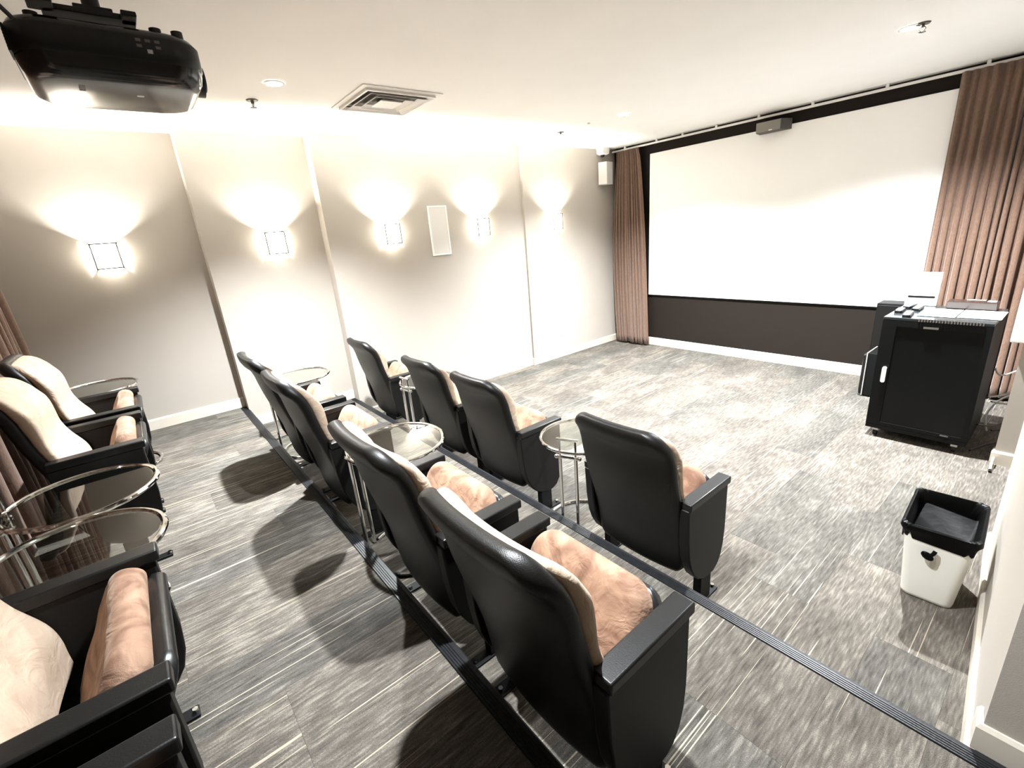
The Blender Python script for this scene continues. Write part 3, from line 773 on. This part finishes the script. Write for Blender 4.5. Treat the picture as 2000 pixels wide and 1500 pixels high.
add_box(bm, RX0-cx, RX0+0.085-cx, RY0-cy, RY0+0.018-cy, RZ0+0.032, RZ1-0.022); add_box(bm, RX1-0.03-cx, RX1-cx, RY0-cy, RY0+0.018-cy, RZ0+0.032, RZ1-0.022)
add_box(bm, RX0+0.085-cx, RX1-0.03-cx, RY0-cy, RY0+0.018-cy, RZ1-0.065, RZ1-0.022); add_box(bm, RX0+0.085-cx, RX1-0.03-cx, RY0-cy, RY0+0.018-cy, RZ0+0.032, RZ0+0.06)
d = obj('door', bm, M_blackmetal, t, smooth=False)
obj('mesh_pane', L(RX0+0.085, RX1-0.03, RY0+0.008, RY0+0.010, RZ0+0.06, RZ1-0.065), M_door, d, smooth=False)
bm = bmesh.new(); add_prism(bm, rrect(0.014, 0.062, 0.013, 6, RX0+0.060-cx, 0.515), RY0-0.012-cy, RY0-0.001-cy, 'y')
o = obj('handle', bm, M_white, d); o['label'] = 'long rounded white latch handle'
o = obj('nameplate', L(RX0+0.235, RX0+0.315, RY0-0.005, RY0-0.0005, 0.884, 0.897), M_steel, d, smooth=False)
o = obj('badge', L(RX0+0.44, RX0+0.485, RY0-0.003, RY0-0.0005, 0.118, 0.127), M_greyd, d, smooth=False)
bm = bmesh.new()
for i in range(22):
    x = RX0+0.20+i*0.0155; add_box(bm, x-cx, x+0.008-cx, RY0-0.004-cy, RY0+0.004-cy, RZ1-0.019, RZ1+0.002)
o = obj('vent_slots', bm, M_steel, t, smooth=False); o['kind'] = 'stuff'
for i, (z0, z1) in enumerate(((0.14, 0.23), (0.27, 0.34), (0.38, 0.45), (0.50, 0.60), (0.66, 0.70))):
    u = obj('rack_unit', L(RX0+0.05, RX1-0.05, RY0+0.06+0.01*(i % 2), RY1-0.08, z0, z1), M_satin if i % 2 else M_greyd, t, smooth=False, bevel=0.003)
    bm = bmesh.new()
    for k in range(3): add_disc(bm, (RX0+0.16+0.05*k-cx, (z0+z1)/2), 0.009, RY0+0.045-cy, RY0+0.062-cy, 12, 'y')
    obj('knob', bm, M_steel, u)
o = obj('paper_label', L(RX0+0.20, RX0+0.265, RY0+0.040, RY0+0.042, 0.745, 0.80), M_paper, t, smooth=False); o['label'] = 'white paper label inside the rack'
bm = bmesh.new(); add_tube(bm, smooth_path([(RX0+0.20-cx, RY0+0.045-cy, 0.36), (RX0+0.28-cx, RY0+0.035-cy, 0.385), (RX0+0.36-cx, RY0+0.04-cy, 0.36)], 6), 0.003, 6)
add_tube(bm, smooth_path([(RX0+0.17-cx, RY0+0.045-cy, 0.64), (RX0+0.24-cx, RY0+0.035-cy, 0.66), (RX0+0.28-cx, RY0+0.04-cy, 0.60)], 6), 0.003, 6)
obj('patch_lead', bm, M_cable, t)
for x in (RX0+0.06, RX1-0.06):
    for y in (RY0+0.05, RY1-0.06):
        c_ = obj('caster', disc((y-cy, 0.027), 0.026, x-0.012-cx, x+0.012-cx, 16, 'x'), M_satin, t)
        obj('caster_fork', box(x-0.018-cx, x+0.018-cx, y-0.018-cy, y+0.018-cy, 0.045, RZ0), M_steel, c_, smooth=False)

def remote(x, y, rz, ln, wd, label):
    t = thing('remote_control', label, 'remote', (x, y, RZ1+0.001), rz, group='remote controls on the equipment rack')
    obj('case', prism(rrect(wd/2, ln/2, 0.010, 4), 0, 0.020), M_satin, t, bevel=0.003)
    bm = bmesh.new()
    for r_ in range(5):
        for c_ in (-1, 0, 1): add_box(bm, c_*wd*0.27-0.004, c_*wd*0.27+0.004, -ln*0.38+r_*ln*0.17-0.005, -ln*0.38+r_*ln*0.17+0.005, 0.020, 0.0225)
    obj('buttons', bm, M_offw, t, smooth=False)
remote(4.072, -1.34, 0.05, 0.15, 0.046, 'black remote control at the left front edge of the rack top')
remote(4.090, -1.13, -0.1, 0.17, 0.046, 'black remote control at the left back of the rack top')
remote(4.150, -1.20, 0.0, 0.17, 0.048, 'black remote control beside the white upright box')
remote(4.148, -1.47, 0.08, 0.19, 0.048, 'black remote control hanging a little over the rack front edge')
def sheet(x0, x1, y0, y1, label, rz=0):
    o = obj('paper_sheet', box(-(x1-x0)/2, (x1-x0)/2, -(y1-y0)/2, (y1-y0)/2, 0, 0.002), M_paper, smooth=False)
    o.location = ((x0+x1)/2, (y0+y1)/2, RZ1+0.0035); o.rotation_euler = (0, 0, rz); return tag(o, label, 'paper', 'paper sheets on the equipment rack')
sheet(4.195, 4.400, -1.47, -1.15, 'white paper sheet in the middle of the rack top')
sheet(4.408, 4.625, -1.45, -1.14, 'white paper sheet at the right edge of the rack top')
t = thing('media_player', 'low dark brown media player at the back of the rack top', 'media player', (4.43, -1.055, RZ1+0.001))
obj('case', box(-0.135, 0.135, -0.065, 0.06, 0.004, 0.058), M_brownbox, t, smooth=False, bevel=0.004)
o = obj('sticker', box(0.075, 0.120, -0.02, 0.035, 0.058, 0.0595), M_paper, t, smooth=False); o['label'] = 'white sticker'
o = obj('disc_tray_edge', box(-0.04, 0.06, 0.035, 0.052, 0.058, 0.0595), M_paper, t, smooth=False)
bm = bmesh.new()
for x in (-0.11, 0.11):
    for y in (-0.045, 0.04): add_disc(bm, (x, y), 0.010, 0, 0.004, 12)
obj('rubber_feet', bm, M_satin, t)
t = thing('upright_box', 'white upright flat box with a black slit, behind the remotes', 'box', (4.128, -1.012, RZ1+0.001))
obj('case', prism(rrect(0.098, 0.022, 0.006, 3), 0, 0.255), M_white, t, bevel=0.003)
o = obj('slit', prism(rrect(0.083, 0.0075, 0.0070, 4, 0, 0.070), -0.0245, -0.0222, 'y'), M_blackmetal, t)

t = thing('subwoofer', 'black subwoofer cube on the floor left of the rack', 'speaker', (3.91, -0.50, 0))
obj('cabinet', box(-0.145, 0.16, -0.165, 0.13, 0.012, 0.425), M_blackmetal, t, smooth=False, bevel=0.004)
obj('trim_edge', box(-0.152, -0.146, -0.166, 0.131, 0.012, 0.427), M_trim, t, smooth=False)
rings = [[(x, yy, zz) for yy, zz in rrect(0.16-i_, 0.20-i_, 0.02, 4, -0.0175, 0.219)] for x, i_ in ((-0.153, 0), (-0.172, 0.004), (-0.180, 0.02))]
obj('grille', loft(rings), M_satin, t)
bm = bmesh.new()
for x in (-0.12, 0.13):
    for y in (-0.14, 0.10): add_disc(bm, (x, y), 0.015, 0, 0.012, 12)
obj('rubber_feet', bm, M_satin, t)
t = thing('floor_speaker', 'tall black speaker standing behind the subwoofer and rack', 'speaker', (3.83, -0.235, 0))
obj('cabinet', box(-0.135, 0.14, -0.10, 0.10, 0.0, 0.835), M_blackmetal, t, smooth=False, bevel=0.005)
obj('grille', box(-0.125, 0.13, -0.112, -0.101, 0.02, 0.82), M_satin, t, smooth=False, bevel=0.004)

tag(obj('cable', tube(smooth_path([(4.62, -0.97, 0.50), (4.66, -0.75, 0.40), (4.84, -0.60, 0.50), (4.96, -0.5, 0.42), (4.86, -0.55, 0.24), (4.70, -0.72, 0.22), (4.63, -0.85, 0.10), (4.66, -1.0, 0.01)], 8), 0.006, 8), M_cable), 'grey cable looping up behind the rack', 'cable', 'cables behind the equipment rack')
tag(obj('cable', tube(smooth_path([(4.625, -1.05, 0.30), (4.70, -0.85, 0.28), (4.85, -0.66, 0.38), (5.0, -0.55, 0.46), (5.05, -0.45, 0.25), (4.90, -0.50, 0.14), (4.75, -0.7, 0.16), (4.64, -0.9, 0.22)], 8), 0.007, 8), M_cable), 'thick pale cable curving from rack side to curtain', 'cable', 'cables behind the equipment rack')
tag(obj('cable', tube(smooth_path([(4.62, -1.25, 0.14), (4.72, -1.05, 0.10), (4.86, -0.9, 0.24), (4.95, -0.7, 0.36), (5.0, -0.4, 0.40), (5.0, -0.30, 0.10), (4.9, -0.32, 0.009)], 8), 0.007, 8), M_cableb), 'black cable drooping to the floor behind the rack', 'cable', 'cables behind the equipment rack')
tag(obj('cable', tube(smooth_path([(4.63, -1.45, 0.009), (4.70, -1.25, 0.009), (4.80, -1.1, 0.009), (4.93, -1.15, 0.009), (5.0, -0.95, 0.009), (4.80, -0.85, 0.009), (4.68, -0.95, 0.009)], 8), 0.006, 8), M_cableb), 'black cable coiled flat on the floor right of the rack', 'cable', 'cables behind the equipment rack')
t = thing('power_adapter', 'small black power adapter on the floor right of the rack', 'adapter', (4.80, -1.30, 0.001), 0.3)
obj('case', box(-0.03, 0.03, -0.05, 0.05, 0, 0.032), M_satin, t, smooth=False, bevel=0.005)
obj('lead', tube(smooth_path([(0, 0.05, 0.015), (0.01, 0.10, 0.01), (0.05, 0.15, 0.006)], 5), 0.004, 6), M_cableb, t)
t = thing('stand_in_board', 'plain white board standing in for an unidentified overexposed area on the wing wall right of the brown curtain', 'panel', (4.755, -1.5725, 0.845))
obj('board', box(-0.060, 0.40, -0.030, 0.0, 0, 0.75), M_white, t, smooth=False, bevel=0.008)  # added board; an unidentified overexposed area built as plain white
t = thing('door_stop', 'small white door stop at the foot of the wing wall', 'door stop', (4.76, -1.66, 0.0))
obj('bracket', box(-0.006, 0.006, 0.0, 0.07, 0.02, 0.055), M_white, t, smooth=False, bevel=0.002)
obj('rod', tube([(0, 0.0, 0.040), (0.004, -0.06, 0.014)], 0.007, 8), M_white, t)
obj('rubber_tip', tube([(0.004, -0.06, 0.014), (0.006, -0.085, 0.008)], 0.008, 8), M_satin, t)

# ------------------------------------------------------------------ waste bin
BX, BY, BH = 4.735, -3.215, 0.385
t = thing('waste_bin', 'white rectangular plastic waste bin standing by the right wall', 'bin', (BX, BY, 0.001), math.radians(3))
lv = [(0.0, 0.084, 0.135), (0.004, 0.090, 0.141), (0.02, 0.093, 0.144), (0.36, 0.118, 0.180), (0.362, 0.124, 0.186), (BH, 0.125, 0.187)]
rings = [[(x, y, z) for x, y in rrect(a, b, 0.035, 6)] for z, a, b in lv]
inner = [[(x, y, z) for x, y in rrect(a-0.004, b-0.004, 0.033, 6)] for z, a, b in reversed(lv[1:])]
obj('body', loft(rings+inner), M_bin, t, angle=50)
o = obj('stain', prism([(0.0+0.010*math.sin(a)*(1+0.5*math.cos(a))*0.9, 0.235-0.040*math.cos(a)) for a in [2*PI*k/20 for k in range(20)]], 0, 0.0006, 'y'), M_stain, t, smooth=False)
o.location = (0.0, -0.1665, 0.0); o.rotation_euler = (math.radians(5.8), 0, 0); o.location = (0.0, -0.146, 0.0); o['label'] = 'faint grey drip mark'
rnd = random.Random(4)
rings = []
prof = [(0.325, 0.003, 0), (0.333, 0.006, 1), (0.35, 0.007, 1), (0.372, 0.009, 1), (0.394, 0.004, 1), (0.396, -0.006, .6), (0.385, -0.012, 1), (0.34, -0.012, 2), (0.28, -0.014, 3), (0.20, -0.017, 4), (0.10, -0.020, 4), (0.03, -0.028, 3)]
for (z, dd, wob) in prof:
    f = (z-0.02)/0.34; a = 0.093+(0.118-0.093)*f+dd+(0.006 if z > 0.36 else 0); b = 0.144+(0.180-0.144)*f+dd+(0.006 if z > 0.36 else 0)
    pts = rrect(a, b, 0.036, 14); ring = []
    for i, (x, y) in enumerate(pts):
        n_ = math.sin(i*1.7+z*30)*0.5+math.sin(i*0.9+2+z*17)*0.5
        k = 1+0.012*wob*n_ if wob else 1
        if dd > 0: k = 1+0.008*wob*abs(n_)
        zz = z+(0.014*math.sin(i*0.33+1)+0.012*math.sin(i*0.8) if z < 0.34 and dd > 0 else 0.003*n_*wob*(dd > 0))
        ring.append((x*k, y*k, zz))
    rings.append(ring)
ln = obj('bin_liner', loft(rings), M_bag, angle=60); ln.location = (BX, BY, 0.003); ln.rotation_euler = (0, 0, math.radians(3))
tag(ln, 'black plastic bag lining the white waste bin, folded over its rim', 'bin bag')
bm = bmesh.new(); bmesh.ops.create_uvsphere(bm, u_segments=14, v_segments=8, radius=0.020, matrix=Matrix.Translation((-0.022, -0.196, 0.268)) @ Matrix.Rotation(0.6, 4, 'Y') @ Matrix.Diagonal((1.25, 0.45, 0.85, 1)))
add_tube(bm, smooth_path([(0.0, -0.190, 0.300), (-0.006, -0.198, 0.285), (-0.016, -0.197, 0.275)], 4), 0.008, 8)
obj('knot', bm, M_bag, ln)
